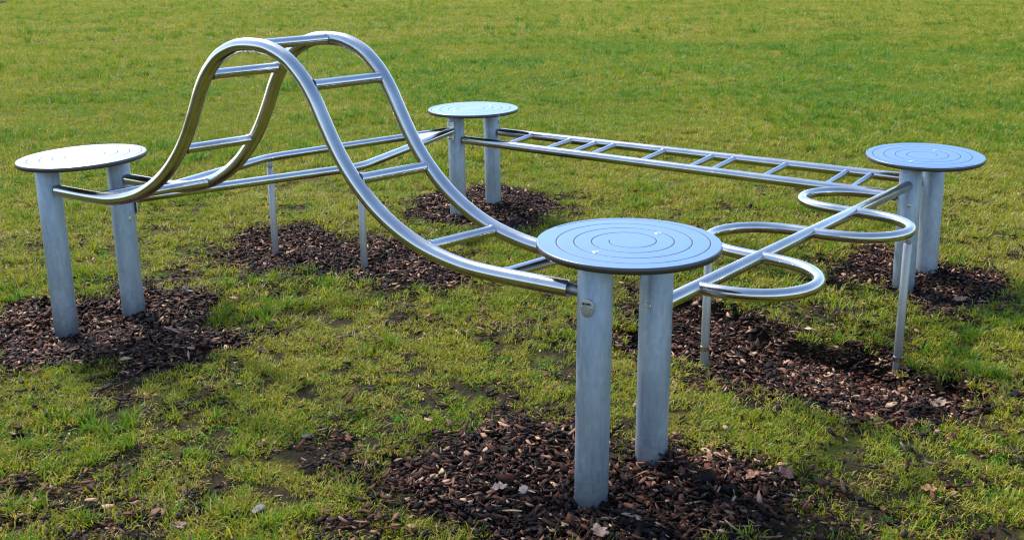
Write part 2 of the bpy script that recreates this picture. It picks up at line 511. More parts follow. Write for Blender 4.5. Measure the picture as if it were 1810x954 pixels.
def platform(cx, cy, cz, R, tilt, rot, posts, label, gz):
    t = thing('round_platform', (cx, cy, gz), label, 'platform', 'round platforms on paired posts')
    V, Fc, gr, ed, I = spiral_disc(R, .021, rot)
    nrm = Vector((-tilt[0], -tilt[1], 1)).normalized()
    q = Vector((0, 0, 1)).rotation_difference(nrm).to_matrix()
    Rm = np.array(q)
    Vw = V @ Rm.T + np.array([cx, cy, cz])
    o = bulk('disc', Vw - ORG[t], Fc, M_DISC, {'groove': gr, 'edge': ed}, 4, True)
    # close the middle
    me = o.data
    import bmesh
    bm = bmesh.new(); bm.from_mesh(me); bm.verts.ensure_lookup_table()
    bm.faces.new([bm.verts[i] for i in I[0]]); bm.faces.new([bm.verts[i] for i in I[-1]][::-1])
    bm.to_mesh(me); bm.free()
    o.parent = t; ORG[o] = ORG[t]
    made = []
    for (bx, by, tx, ty, tz) in posts:
        b0 = np.array([bx, by, -.30]); tp = np.array([tx, ty, tz])
        up_ = (tp - b0)
        b0 = tp - up_ / up_[2] * (tz + .30)
        p = tube('post', [b0, b0 + (tp - b0) * .5, tp - up_ / np.linalg.norm(up_) * .002, tp], [.0565, .0565, .0565, .055], M_GALV, t, 32)
        made.append(p)
        # flange under the disc
        Vv, Ff = lathe(tp + [0, 0, -.006], (0, 0, 1), [(.072, 0), (.075, .0015), (.075, .005), (.074, .0065)], 24)
        f = build('flange', Vv, Ff, M_GALV, t, False)
        # countersunk bolt in the disc
        dz = (cz - tilt[0] * 0) + (tx - cx) * tilt[0] + (ty - cy) * tilt[1]
        Vv, Ff = lathe((tx, ty, dz - .003), nrm, [(.0115, 0), (.0115, .0034), (.0100, .0042), (.0055, .0042), (.005, .0020)], 16)
        b = build('bolt', Vv, Ff, M_BOLT, o, False)
    return t, o, made

def post(base, toppx_x, tz):
    return (base[0], base[1], toppx_x, base[1], tz)
gN = float(ground_z(.37, 3.18)); gL = float(ground_z(-2.1, 4.93)); gF = float(ground_z(-.25, 7.06)); gR = float(ground_z(2.2, 5.37))
tN, dN, pN = platform(.378, 3.2, .842, .30, (.001, .024), 2.48,
    [(.254, 3.073, .262, 3.080, .817), (.482, 3.293, .487, 3.293, .822)],
    'blue-shining round platform with spiral groove, nearest of the four, oval plaque on its post', gN)
tL, dL, pL = platform(-2.100, 4.929, .849, .30, (.030, .030), 1.2,
    [(-2.229, 4.827, -2.233, 4.827, .821), (-1.964, 5.035, -1.972, 5.035, .828)],
    'white-shining round platform at the left end of the humped ladder', gL)
tF, dF, pF = platform(-.262, 7.06, .800, .312, (.008, .030), 4.0,
    [(-.371, 6.943, -.378, 6.943, .775), (-.125, 7.185, -.141, 7.185, .782)],
    'farthest round platform, pale topped, between the split beam and the flat ladder', gF)
tR, dR, pR = platform(2.214, 5.388, .737, .30, (.020, .058), 5.3,
    [(2.115, 5.258, 2.096, 5.258, .706), (2.329, 5.488, 2.312, 5.488, .718)],
    'blue-shining round platform at the right, where flat ladder and serpentine beam meet', gR)

# the oval plaque with two rivets and print, on the near post
def on_post(p0, ang, z, r=.0565):
    d = np.array([math.cos(ang), math.sin(ang), 0]); return np.array([p0[0], p0[1], z]) + d * r, d
ax = np.array([.258, 3.076])
angc = math.radians(-118)
zc = .672
V, Fc = [], []
nseg = 32
def plq(u, v, h):
    a = angc + u / .0565
    return np.array([ax[0] + (.0565 + h) * math.cos(a), ax[1] + (.0565 + h) * math.sin(a), zc + v])
for rr_, h in ((1.0, -.001), (1.0, .0016), (.96, .0022), (.5, .0022), (.02, .0022)):
    for k in range(nseg):
        a = 2 * math.pi * k / nseg
        V.append(plq(.0240 * rr_ * math.cos(a), .0300 * rr_ * math.sin(a), h))
for i in range(4):
    for k in range(nseg):
        Fc.append((i * nseg + k, i * nseg + (k + 1) % nseg, (i + 1) * nseg + (k + 1) % nseg, (i + 1) * nseg + k))
plaque = build('plaque', V, Fc, M_TAG, pN[0], True)
tag(plaque, 'small oval metal maker plaque with two rivets')
def plq_box(u0, u1, v0, v1, h):
    V = [plq(u, v, h) for u, v in ((u0, v0), (u1, v0), (u1, v1), (u0, v1))] + [plq(u, v, -.0002) for u, v in ((u0, v0), (u1, v0), (u1, v1), (u0, v1))]
    return V, [(0, 1, 2, 3), (0, 4, 5, 1), (1, 5, 6, 2), (2, 6, 7, 3), (3, 7, 4, 0)]
V, Fc = [], []
def addq(u0, u1, v0, v1, h=.0028):
    a, b = plq_box(u0, u1, v0, v1, h); n = len(V); V.extend(a); Fc.extend([tuple(i + n for i in f) for f in b])
for i, wd in enumerate((.0034, .0030, .0022, .0034, .0038, .0030, .0026)):      # heavy, illegible print line
    u = -.0148 + i * .0042
    addq(u, u + wd, .0105, .0165)
for k, (u0, u1, v) in enumerate(((-.016, .016, .0075), (-.012, .012, -.006), (-.013, .011, -.0095), (-.010, .010, -.0150), (-.008, .009, -.0185))):
    addq(u0, u1, v, v + (.0012 if k == 0 else .0009))
build('print', V, Fc, M_INK, pN[0], False)
for u in (-.0165, .0165):
    c = plq(u, .0025, .002); d = plq(u, .0025, 1.0) - c
    Vv, Ff = lathe(c, d, [(.0034, -.001), (.0034, .0008), (.0022, .0022), (.0006, .0026)], 12)
    build('rivet', Vv, Ff, M_BOLT, pN[0], True)
# bolts through posts
def post_bolt(p, base, ang, z, r=.011):
    c, d = on_post(base, math.radians(ang), z)
    Vv, Ff = lathe(c, d, [(r, -.003), (r, .002), (r * .9, .004), (r * .45, .0045), (r * .4, .002)], 14)
    build('bolt', Vv, Ff, M_BOLT, p, False)
post_bolt(pN[1], (.485, 3.293), -124, .605)
post_bolt(pF[1], (-.138, 7.185), -20, .69, .012)
post_bolt(pR[0], (2.105, 5.258), -115, .50)
post_bolt(pL[1], (-1.968, 5.035), -40, .515, .010)

# ------------------------------------------------------------------ humped ladder
PROF = [(0, 1.433), (.09, 1.425), (.18, 1.391), (.237, 1.350), (.287, 1.298), (.327, 1.240), (.362, 1.176), (.410, 1.090), (.462, 1.014), (.525, .942), (.60, .874), (.69, .814), (.79, .766), (.90, .733), (1.02, .712), (1.14, .706), (1.30, .705), (1.44, .705)]
half = spline(PROF, 6)
prof = np.vstack([np.stack([-half[::-1, 0], half[::-1, 1]], -1), half[1:]])
for _ in range(3): prof[1:-1, 1] = .25 * prof[:-2, 1] + .5 * prof[1:-1, 1] + .25 * prof[2:, 1]
uh = (NA - LA) / np.linalg.norm(NA - LA)
t_h = thing('humped_ladder', (-.9, 4.0, gN - .02), 'curved stainless ladder rising over a tall hump, left to near platform', 'climbing ladder')
def hz(s): return float(np.interp(s, prof[:, 0], prof[:, 1]))
def hump_pt(side, s):      # side 0 near rail, 1 far rail; s measured from the top of the hump
    A = LA + uh * 1.52 if side == 0 else LB + uh * 1.512
    dz = .000 if side == 0 else .012
    p = A + uh * s
    return np.array([p[0], p[1], hz(s) + dz])
for side, (s0, s1) in ((0, (-1.445, 1.435)), (1, (-1.44, 1.43))):
    path = [hump_pt(side, s) for s in np.clip(prof[:, 0], s0, s1)]
    path = [path[0]] + [b for a, b in zip(path, path[1:]) if np.linalg.norm(b - a) > 1e-5]
    if s1 > 1.44: path.append(hump_pt(side, s1))
    if s0 < -1.44: path.insert(0, hump_pt(side, s0))
    r = tube('rail', path, .0278, M_STEEL, t_h, 24)
    for p, d in ((path[0], -1), (path[-1], 1)):
        e = np.array([uh[0] * d, uh[1] * d, 0])
        seg_tube('end_sleeve', p - e * .004, p + e * .05, .0185, M_GAP, r, 16)
for s in (-1.158, -.80, -.485, -.280, .015, .292, .507, .828, 1.158):
    a, b = hump_pt(0, s), hump_pt(1, s)
    d = (b - a) / np.linalg.norm(b - a)
    seg_tube('rung', a + d * .0245, b - d * .0245, .0205, M_RUNG, t_h, 16, .003)

# ------------------------------------------------------------------ flat ladder
t_l = thing('flat_ladder', ((FA[0] + RA[0]) / 2, (FA[1] + RA[1]) / 2, gF), 'low flat stainless ladder with unevenly spaced rungs between farthest and right platforms', 'climbing ladder')
ul = (RA - FA) / np.linalg.norm(RA - FA)
def lad_pt(side, s):
    A, z0, z1 = (FA, .605, .532) if side == 0 else (FB, .622, .572)
    p = A + (ul if side == 0 else (RB - FB) / np.linalg.norm(RB - FB)) * s
    return np.array([p[0], p[1], z0 + (z1 - z0) * s / 2.99])
for side in (0, 1):
    path = [lad_pt(side, s) for s in np.linspace(.068, 2.93, 30)]
    r = tube('rail', path, .0275, M_STEEL, t_l, 24)
    for s, d in ((.072, -1), (2.926, 1)):
        p = lad_pt(side, s)
        e = np.array([ul[0] * d, ul[1] * d, 0])
        seg_tube('end_sleeve', p, p + e * .03, .018, M_GAP, r, 16)
for sn, sf in ((.404, .34), (.702, .66), (.899, .851), (1.04, .993), (1.391, 1.355), (1.715, 1.682), (1.856, 1.825), (2.171, 2.152), (2.534, 2.511), (2.675, 2.649)):
    a, b = lad_pt(0, sn), lad_pt(1, sf)
    d = (b - a) / np.linalg.norm(b - a)
    seg_tube('rung', a + d * .0245, b - d * .0245, .0175, M_RUNG, t_l, 16, .003)

# ------------------------------------------------------------------ serpentine beam
t_s = thing('winding_balance_bar', (1.3, 4.3, float(ground_z(1.3, 4.3))), 'straight stainless balance beam crossed by a winding tube of four loops', 'balance beam')
us = (RA - NB) / np.linalg.norm(RA - NB); ns = np.array([us[1], -us[0]])
ZS = .598
def sp(s, o, z=ZS):
    p = NB + us * s + ns * o
    return np.array([p[0], p[1], z])
Ls = float(np.linalg.norm(RA - NB))
bm_ = seg_tube('beam', sp(.060, 0, .584), sp(Ls - .060, 0, .604), .0268, M_STEEL, t_s, 24)
seg_tube('end_sleeve', sp(.04, 0, .584), sp(.075, 0, .584), .0195, M_GAP, bm_)
seg_tube('end_sleeve', sp(Ls - .075, 0, .603), sp(Ls - .045, 0, .604), .0195, M_GAP, bm_)
cross = [.283, .785, 1.275, 1.755, 2.20]
zc_ = lambda s: .584 + .020 * s / Ls
path = []
for i in range(4):
    s0, s1 = cross[i], cross[i + 1]
    sg = 1 if i % 2 == 0 else -1
    r = (s1 - s0) / 2; mid = (s0 + s1) / 2
    st = .335 - r
    for o in np.linspace(0, st, 5)[:-1]: path.append(sp(s0, sg * o, zc_(s0)))
    for k in range(21):
        a = math.pi * (1 - k / 20)
        path.append(sp(mid + r * math.cos(a), sg * (st + r * math.sin(a)), zc_(mid)))
    for o in np.linspace(st, 0, 5)[1:-1] if i < 3 else np.linspace(st, 0, 5)[1:]: path.append(sp(s1, sg * o, zc_(s1)))
P = np.array(path)
for _ in range(2): P[1:-1] = .25 * P[:-2] + .5 * P[1:-1] + .25 * P[2:]
tube('winding_tube', P, .0238, M_STEEL, t_s, 20)
def support(parent, x, y, z0, z1, r, pin, collar=True):
    b = np.array([x, y, 0.0])
    s = seg_tube('support_post', (x, y, -.3), (x, y, z1 - pin), r, M_LEG, parent, 20)
    seg_tube('pin', (x, y, z1 - pin - .01), (x, y, z1), r * .72, M_LEG, s, 16)
    if collar:
        Vv, Ff = lathe((x, y, z0 + .068), (0, 0, 1), [(r + .0004, 0), (r + .0026, .0006), (r + .0026, .018), (r + .0004, .0186)], 20)
        build('collar', Vv, Ff, M_STEEL, s, False)
        Vv, Ff = lathe((x, y, z0 + .0872), (0, 0, 1), [(r + .0003, 0), (r + .0009, .0005), (r + .0009, .003), (r + .0003, .0035)], 20)
        build('seam', Vv, Ff, M_GAP, s, False)
    return s
support(t_s, S1[0], S1[1], .0, .575, .0185, .05)
support(t_s, S2[0], S2[1], -.09, .580, .0185, .055)

# ------------------------------------------------------------------ split beam
t_v = thing('split_balance_bar', (-1.17, 5.97, float(ground_z(-1.17, 5.97))), 'stainless split balance beam of two bent rails between left and farthest platforms', 'balance beam')
ud = (FA - LB) / np.linalg.norm(FA - LB)
aL = np.array([*(LB + ud * .085), .602]); aF = np.array([*(FA - ud * .085), .668])
nd_ = np.array([ud[1], -ud[0], 0])
kQ = np.array([-1.474, 6.115, .628]); kP = np.array([-.862, 5.745, .633])
def bent(a, k, b, r=.09):
    u1 = (k - a) / np.linalg.norm(k - a); u2_ = (b - k) / np.linalg.norm(b - k)
    p0, p1 = k - u1 * r, k + u2_ * r
    mid = [(1 - t) ** 2 * p0 + 2 * t * (1 - t) * k + t * t * p1 for t in np.linspace(0, 1, 12)]
    pre = [a + (p0 - a) * t for t in np.linspace(0, 1, 8)[:-1]]
    post_ = [p1 + (b - p1) * t for t in np.linspace(0, 1, 8)[1:]]
    return pre + mid + post_
tube('rail', bent(aL - nd_ * .016 - [*ud * .02, 0], kQ, aF - nd_ * .016 + [*ud * .02, 0]), .0242, M_RUNG, t_v, 20)
tube('rail', bent(aL + nd_ * .016 - [*ud * .02, 0], kP, aF + nd_ * .016 + [*ud * .02, 0]), .0242, M_RUNG, t_v, 20)
def on_line(a, b, t): return a + (b - a) * t
for apex, k1, k2, t1, t2 in ((aL, kQ, kP, .34, .26), (aF, kQ, kP, .26, .30)):
    q0, q1 = on_line(apex, k1, .06), on_line(apex, k1, t1)
    p0, p1 = on_line(apex, k2, .06), on_line(apex, k2, t2)
    top = [q0, q1, p1, p0]
    V = [v + [0, 0, .012] for v in top] + [v + [0, 0, .006] for v in top]
    Fc = [(0, 1, 2, 3), (7, 6, 5, 4)] + [(i, i + 4, (i + 1) % 4 + 4, (i + 1) % 4) for i in range(4)]
    build('gusset_plate', V, Fc, M_PLATE, t_v, False)
for base, d, z in ((LB, 1, .590), (FA, -1, .668)):
    u3 = np.array([ud[0] * d, ud[1] * d, 0])
    c = np.array([base[0], base[1], z]) + u3 * .062
    V, Fc = boxm(c, u3 * .004, nd_ * .030, np.array([0, 0, .062]))
    br = build('bracket', V, Fc, M_PLATE, t_v, False)
    for dz in (-.045, .045):
        Vv, Ff = lathe(c + [0, 0, dz] + u3 * .004, u3, [(.016, 0), (.016, .003), (.011, .0032), (.011, .010), (.006, .014)], 12)
        build('bolt', Vv, Ff, M_BOLT, br, False)
support(t_v, SQ[0], SQ[1], .0, .606, .0205, .045, False)
support(t_v, SP[0] + .005, SP[1] - .03, .0, .612, .0205, .045, False)

# ------------------------------------------------------------------ bark chips
def chip_mat():
    m, t, b = mat('bark_chip')
    a = nd(t, 'ShaderNodeAttribute', attribute_name='tone')
    p = pos(t)
    n = noise(t, 120, 4, .65, p)
    c = ramp(t, a.outputs['Fac'], [(0, (.006, .004, .0035)), (.25, (.016, .009, .007)), (.45, (.046, .017, .009)), (.64, (.115, .044, .024)), (.80, (.21, .105, .066)), (.92, (.42, .26, .18)), (1, (.55, .36, .18))])
    c2 = ramp(t, n.outputs[0], [(.3, (.55, .55, .55)), (.7, (1.25, 1.2, 1.15))])
    t.links.new(mixc(t, .8, c.outputs[0], c2.outputs[0], 'MULTIPLY'), b.inputs['Base Color'])
    b.inputs['Roughness'].default_value = .7; b.inputs['Specular IOR Level'].default_value = .12
    bump(t, b, n.outputs[0], .2, .002)
    return m
M_CHIP = chip_mat()
def chips(name, x, y, z, size, tone, steep=.5):
    """irregular bent bark shards: six-sided, thin, each its own shape"""
    n = len(x)
    L = size * rng.uniform(.7, 1.5, n); Wd = L * rng.uniform(.18, .55, n); T = np.clip(L * rng.uniform(.04, .10, n), .0010, .0040)
    ring = np.array([(-1, -.55), (-.92, .6), (.15, 1), (1, .55), (.93, -.6), (-.1, -1)])
    jit = rng.uniform(.5, 1.25, (n, 6, 1)); pts = ring[None] * jit * .5
    u = pts[..., 0] * L[:, None]; v = pts[..., 1] * Wd[:, None]
    curl = rng.uniform(-.7, .7, n)[:, None] * (v ** 2 / Wd[:, None]) + rng.uniform(-.3, .3, n)[:, None] * (u ** 2 / L[:, None])
    top = np.stack([u, v, curl + T[:, None] / 2], -1)
    bot = np.stack([u * .93, v * .9, curl - T[:, None] / 2], -1)
    cen = np.zeros((n, 1, 3)); cen[:, 0, 2] = T * rng.uniform(.3, .6, n)
    V = np.concatenate([top, bot, cen], 1)          # 13 verts
    yaw = rng.uniform(0, 2 * np.pi, n); tl = np.abs(rng.normal(0, steep, n)); td = rng.uniform(0, 2 * np.pi, n)
    cy_, sy_ = np.cos(yaw), np.sin(yaw)
    X = V[..., 0] * cy_[:, None] - V[..., 1] * sy_[:, None]; Y = V[..., 0] * sy_[:, None] + V[..., 1] * cy_[:, None]; Z = V[..., 2]
    ct, st_ = np.cos(td)[:, None], np.sin(td)[:, None]
    a = X * ct + Y * st_; b = -X * st_ + Y * ct
    ca, sa = np.cos(tl)[:, None], np.sin(tl)[:, None]
    a2, Z2 = a * ca - Z * sa, a * sa + Z * ca
    X, Y = a2 * ct - b * st_, a2 * st_ + b * ct
    V = np.stack([X + x[:, None], Y + y[:, None], Z2 + z[:, None]], -1)
    tri = []
    for i in range(6):
        j = (i + 1) % 6
        tri += [(12, i, j), (i, i + 6, j + 6), (i, j + 6, j)]
    tri = np.array(tri)
    Fv = (tri[None] + (np.arange(n) * 13)[:, None, None]).reshape(-1, 3)
    return bulk(name, V.reshape(-1, 3), Fv, M_CHIP, {'tone': np.repeat(tone, 13)})

BL = {'near': 'bark mulch heaped round the posts of the nearest platform',
      'left': 'bark mulch round the posts of the platform at the left',
      'far': 'bark mulch round the posts of the farthest platform',
      'right': 'bark mulch round the posts of the platform at the right',
      'middle': 'bark mulch bed under the two supports of the split beam',
      'serpentine': 'sunken bark mulch bed under the supports of the serpentine beam'}
for k, P in BEDS.items():
    lo, hi = P.min(0) - .15, P.max(0) + .15
    dens = 9000
    n = int((hi - lo).prod() * dens)
    x, y = rng.uniform(lo[0], hi[0], n), rng.uniform(lo[1], hi[1], n)
    bd = bed_sdf(x, y); d = bd[k]
    keep = rng.random(n) < 1 - smooth(-.10, .12, d + (vnoise(x, y, 9, 55) - .5) * .16)
    x, y, d = x[keep], y[keep], d[keep]
    z = ground_z(x, y) + rng.uniform(.000, .026, len(x)) * (1 - .6 * smooth(-.08, .06, d))
    size = np.where(rng.random(len(x)) < .09, .058, .033) * rng.uniform(.7, 1.15, len(x))
    tone = np.clip(rng.beta(1.0, 1.6, len(x)) + (vnoise(x, y, 3.0, 41) - .5) * .3, 0, 1)
    tone = np.where(rng.random(len(x)) < .05, rng.uniform(.84, 1, len(x)), tone * .94)
    # chips banked up against the posts that stand in this bed
    for c in (NA, NB, LA, LB, FA, FB, RA, RB):
        if np.min(np.hypot(*(np.stack([x, y], -1) - c).T)) < .08 and k in ('near', 'left', 'far', 'right'):
            m_ = 90; aa = rng.uniform(0, 6.283, m_); ra = rng.uniform(.060, .125, m_)
            hx, hy = c[0] + ra * np.cos(aa), c[1] + ra * np.sin(aa)
            x, y = np.r_[x, hx], np.r_[y, hy]
            z = np.r_[z, ground_z(hx, hy) + .012 + .030 * rng.random(m_) * (.135 - ra) / .07]
            size = np.r_[size, rng.uniform(.022, .042, m_)]; tone = np.r_[tone, rng.beta(1, 1.7, m_)]
    o = chips('bark_mulch', x, y, z, size, tone)
    tag(o, BL[k], 'bark mulch', 'beds of bark mulch', 'stuff')

# chips strewn thinly through the worn turf
n = 60000
x, y = rng.uniform(-3.2, 3.4, n), rng.uniform(1.9, 7.6, n)
bd = bed_sdf(x, y); dm = np.minimum.reduce(list(bd.values()))
pr = .9 * np.exp(-np.clip(dm, 0, 9) / .10) + .85 * wear(x, y) + .035 * (y < 5.2)
keep = (rng.random(n) < pr) & (dm > -.02)
x, y = x[keep], y[keep]
tone = np.clip(rng.beta(1.3, 2.2, len(x)), 0, 1)
o = chips('loose_bark', x, y, ground_z(x, y) + rng.uniform(.004, .026, len(x)), rng.uniform(.016, .046, len(x)), tone, .35)
tag(o, 'stray bark chips strewn over the worn turf between the mulch beds', 'bark chips', kind='stuff')

# crumbs of bark and dead straw pressed into the bare earth
n = 120000
x, y = rng.uniform(-3.2, 3.4, n), rng.uniform(1.9, 7.6, n)
bd = bed_sdf(x, y); dm = np.minimum.reduce(list(bd.values()))
keep = (rng.random(n) < np.clip(.12 + .9 * wear(x, y) + .7 * np.exp(-np.clip(dm, 0, 9) / .12), 0, 1)) & (dm > -.02)
x, y = x[keep], y[keep]
tone = np.clip(rng.beta(1.0, 1.3, len(x)), 0, 1)
o = chips('bark_crumbs', x, y, ground_z(x, y) + rng.uniform(.000, .008, len(x)), rng.uniform(.008, .020, len(x)), tone, .3)
tag(o, 'fine crumbs of bark and straw trodden into the bare earth', 'bark crumbs', kind='stuff')

# ------------------------------------------------------------------ grass
def grass_mat():
    m, t, b = mat('grass_blade')
    p, tint = lawn_tint(t)
    h = nd(t, 'ShaderNodeAttribute', attribute_name='hue')
    oi = nd(t, 'ShaderNodeObjectInfo')
    q = nd(t, 'ShaderNodeMath', operation='MULTIPLY_ADD'); t.links.new(tint, q.inputs[0]); q.inputs[1].default_value = .42
    t.links.new(h.outputs['Fac'], q.inputs[2])
    q2 = nd(t, 'ShaderNodeMath', operation='MULTIPLY_ADD'); t.links.new(oi.outputs['Random'], q2.inputs[0]); q2.inputs[1].default_value = .16
    t.links.new(q.outputs[0], q2.inputs[2])
    c = ramp(t, q2.outputs[0], [(0, (.60, .50, .26)), (.14, (.48, .385, .078)), (.34, (.36, .312, .016)), (.58, (.235, .280, .010)), (.80, (.118, .262, .009)), (1.0, (.050, .19, .014))])
    t.links.new(c.outputs[0], b.inputs['Base Color'])
    b.inputs['Roughness'].default_value = .55; b.inputs['Specular IOR Level'].default_value = .3
    tr = nd(t, 'ShaderNodeBsdfTranslucent'); t.links.new(c.outputs[0], tr.inputs[0])
    mx = nd(t, 'ShaderNodeMixShader'); mx.inputs[0].default_value = .38
    out = t.nodes['Material Output']
    t.links.new(b.outputs[0], mx.inputs[1]); t.links.new(tr.outputs[0], mx.inputs[2]); t.links.new(mx.outputs[0], out.inputs[0])
    return m
M_GRASS = grass_mat()
def blades(nb, rad, lmin, lmax, w, hue_mu, hue_sd, lean):
    ang = rng.uniform(0, 2 * np.pi, nb); rr = rad * np.sqrt(rng.random(nb))
    bx, by = rr * np.cos(ang), rr * np.sin(ang)
    L = rng.uniform(lmin, lmax, nb); a = rng.uniform(0, 2 * np.pi, nb)
    ln = np.clip(rng.normal(lean, .28, nb), .1, 1.45)
    ln2 = np.clip(ln + rng.uniform(.1, .7, nb), .1, 1.75)
    ca, sa = np.cos(a), np.sin(a)
    tw = a + np.pi / 2 + rng.normal(0, .5, nb)
    wx, wy = np.cos(tw) * w * rng.uniform(.6, 1.2, nb) / 2, np.sin(tw) * w * rng.uniform(.6, 1.2, nb) / 2
    mx_, mz = .55 * L * np.sin(ln), .55 * L * np.cos(ln)
    ex, ez = mx_ + .45 * L * np.sin(ln2), mz + .45 * L * np.cos(ln2)
    Z0 = np.full(nb, -.006)
    V = np.stack([
        np.stack([bx - wx, by - wy, Z0], -1), np.stack([bx + wx, by + wy, Z0], -1),
        np.stack([bx + mx_ * ca + wx * .85, by + mx_ * sa + wy * .85, mz], -1), np.stack([bx + mx_ * ca - wx * .85, by + mx_ * sa - wy * .85, mz], -1),
        np.stack([bx + ex * ca, by + ex * sa, np.maximum(ez, .002)], -1)], 1)
    f = np.array([(0, 1, 2), (0, 2, 3), (3, 2, 4)])
    Fv = (f[None] + (np.arange(nb) * 5)[:, None, None]).reshape(-1, 3)
    hue = np.clip(rng.normal(hue_mu, hue_sd, nb), 0, 1)
    return V.reshape(-1, 3), Fv, np.repeat(hue, 5)

protos = []
pc = bpy.data.collections.new('grass_tufts')
KINDS = [(60, .055, .014, .036, .0044, .24, .15, .90)] * 3 + [(46, .050, .022, .055, .0046, .36, .17, .78)] * 4 + [(34, .030, .035, .085, .0048, .56, .15, .60)] * 2 + [(22, .050, .025, .07, .0036, .06, .08, 1.15)] * 1 + [(34, .040, .008, .020, .0105, .70, .10, 1.05)] * 1
for kd in KINDS:
    V, Fv, hue = blades(*kd)
    o = bulk('grass_tuft', V, Fv, M_GRASS, {'hue': hue})
    COL.objects.unlink(o); pc.objects.link(o)
    protos.append(o)
NK = len(KINDS)

pts, scl, rot, idx = [], [], [], []
def scatter(y0, y1, dens, s0, s1, fine):
    xm = .56 * y1 + 1.4
    n = int(2 * xm * (y1 - y0) * dens)
    x, y = rng.uniform(-xm, xm, n), rng.uniform(y0, y1, n)
    k = np.abs(x) < .56 * y + 1.4
    x, y = x[k], y[k]
    if fine:
        bd = bed_sdf(x, y); dm = np.minimum.reduce(list(bd.values()))
        clump = fbm(x, y, 6, 71, 2)
        pr = smooth(-.05, .11, dm + (clump - .5) * .16) * (1 - .70 * wear(x, y)) * (.36 + .7 * smooth(.34, .62, clump))
        pr = np.maximum(pr, .012 * (dm > -.12))
        k = rng.random(len(x)) < pr
        x, y = x[k], y[k]
        z = ground_z(x, y)
    else:
        z = base_z(x, y)
    n = len(x)
    tall = fbm(x, y, .9, 77, 3)
    w = rng.random(n)
    i = np.where(w < .34, rng.integers(0, 3, n), np.where(w < .80, rng.integers(3, 7, n), np.where(w < .80 + .18 * smooth(.45, .7, tall), rng.integers(7, 9, n), np.where(w < .9, rng.integers(3, 7, n), 9))))
    i = np.where((rng.random(n) < .30 * smooth(.52, .66, fbm(x, y, 2.6, 83, 2))) & (y < 9), 10, i)
    pts.append(np.stack([x, y, z], -1)); scl.append(rng.uniform(s0, s1, n) * (.75 + .5 * tall))
    rot.append(np.stack([rng.normal(0, .12, n), rng.normal(0, .12, n), rng.uniform(0, 6.283, n)], -1)); idx.append(i)
scatter(1.7, 5.0, 560, .72, 1.12, True)
scatter(5.0, 9.0, 400, .9, 1.35, True)
scatter(9.0, 15.0, 190, 1.1, 1.7, False)
scatter(15.0, 28.0, 70, 1.5, 2.4, False)
scatter(28.0, 60.0, 16, 2.2, 3.6, False)
scatter(60.0, 110.0, 4, 3.0, 5.0, False)
PT = np.concatenate(pts); SC = np.concatenate(scl); RT = np.concatenate(rot); IX = np.concatenate(idx)
me = bpy.data.meshes.new('grass')
me.vertices.add(len(PT)); me.vertices.foreach_set('co', PT.astype(np.float32).ravel())
at = me.attributes.new('size', 'FLOAT', 'POINT'); at.data.foreach_set('value', SC.astype(np.float32))
at = me.attributes.new('turn', 'FLOAT_VECTOR', 'POINT'); at.data.foreach_set('vector', RT.astype(np.float32).ravel())
at = me.attributes.new('pick', 'INT', 'POINT'); at.data.foreach_set('value', IX.astype(np.int32))
grass = bpy.data.objects.new('grass', me)
COL.objects.link(grass)
tag(grass, 'short mossy yellow-green lawn grass covering the field', 'grass', kind='stuff')
ng = bpy.data.node_groups.new('scatter_tufts', 'GeometryNodeTree')
ng.interface.new_socket('Geometry', in_out='INPUT', socket_type='NodeSocketGeometry')
ng.interface.new_socket('Geometry', in_out='OUTPUT', socket_type='NodeSocketGeometry')
gi, go = ng.nodes.new('NodeGroupInput'), ng.nodes.new('NodeGroupOutput')
iop = ng.nodes.new('GeometryNodeInstanceOnPoints')
ci = ng.nodes.new('GeometryNodeCollectionInfo')
ci.inputs['Collection'].default_value = pc
ci.inputs['Separate Children'].default_value = True
ci.inputs['Reset Children'].default_value = True
iop.inputs['Pick Instance'].default_value = True
def named(nm, ty):
    n = ng.nodes.new('GeometryNodeInputNamedAttribute'); n.data_type = ty; n.inputs['Name'].default_value = nm
    return n.outputs['Attribute']
e2r = ng.nodes.new('FunctionNodeEulerToRotation')
ng.links.new(named('turn', 'FLOAT_VECTOR'), e2r.inputs[0])
ng.links.new(gi.outputs[0], iop.inputs['Points'])
ng.links.new(ci.outputs[0], iop.inputs['Instance'])
ng.links.new(named('pick', 'INT'), iop.inputs['Instance Index'])
ng.links.new(e2r.outputs[0], iop.inputs['Rotation'])
ng.links.new(named('size', 'FLOAT'), iop.inputs['Scale'])
ng.links.new(iop.outputs[0], go.inputs[0])
md = grass.modifiers.new('tufts', 'NODES'); md.node_group = ng
print('tufts', len(PT))

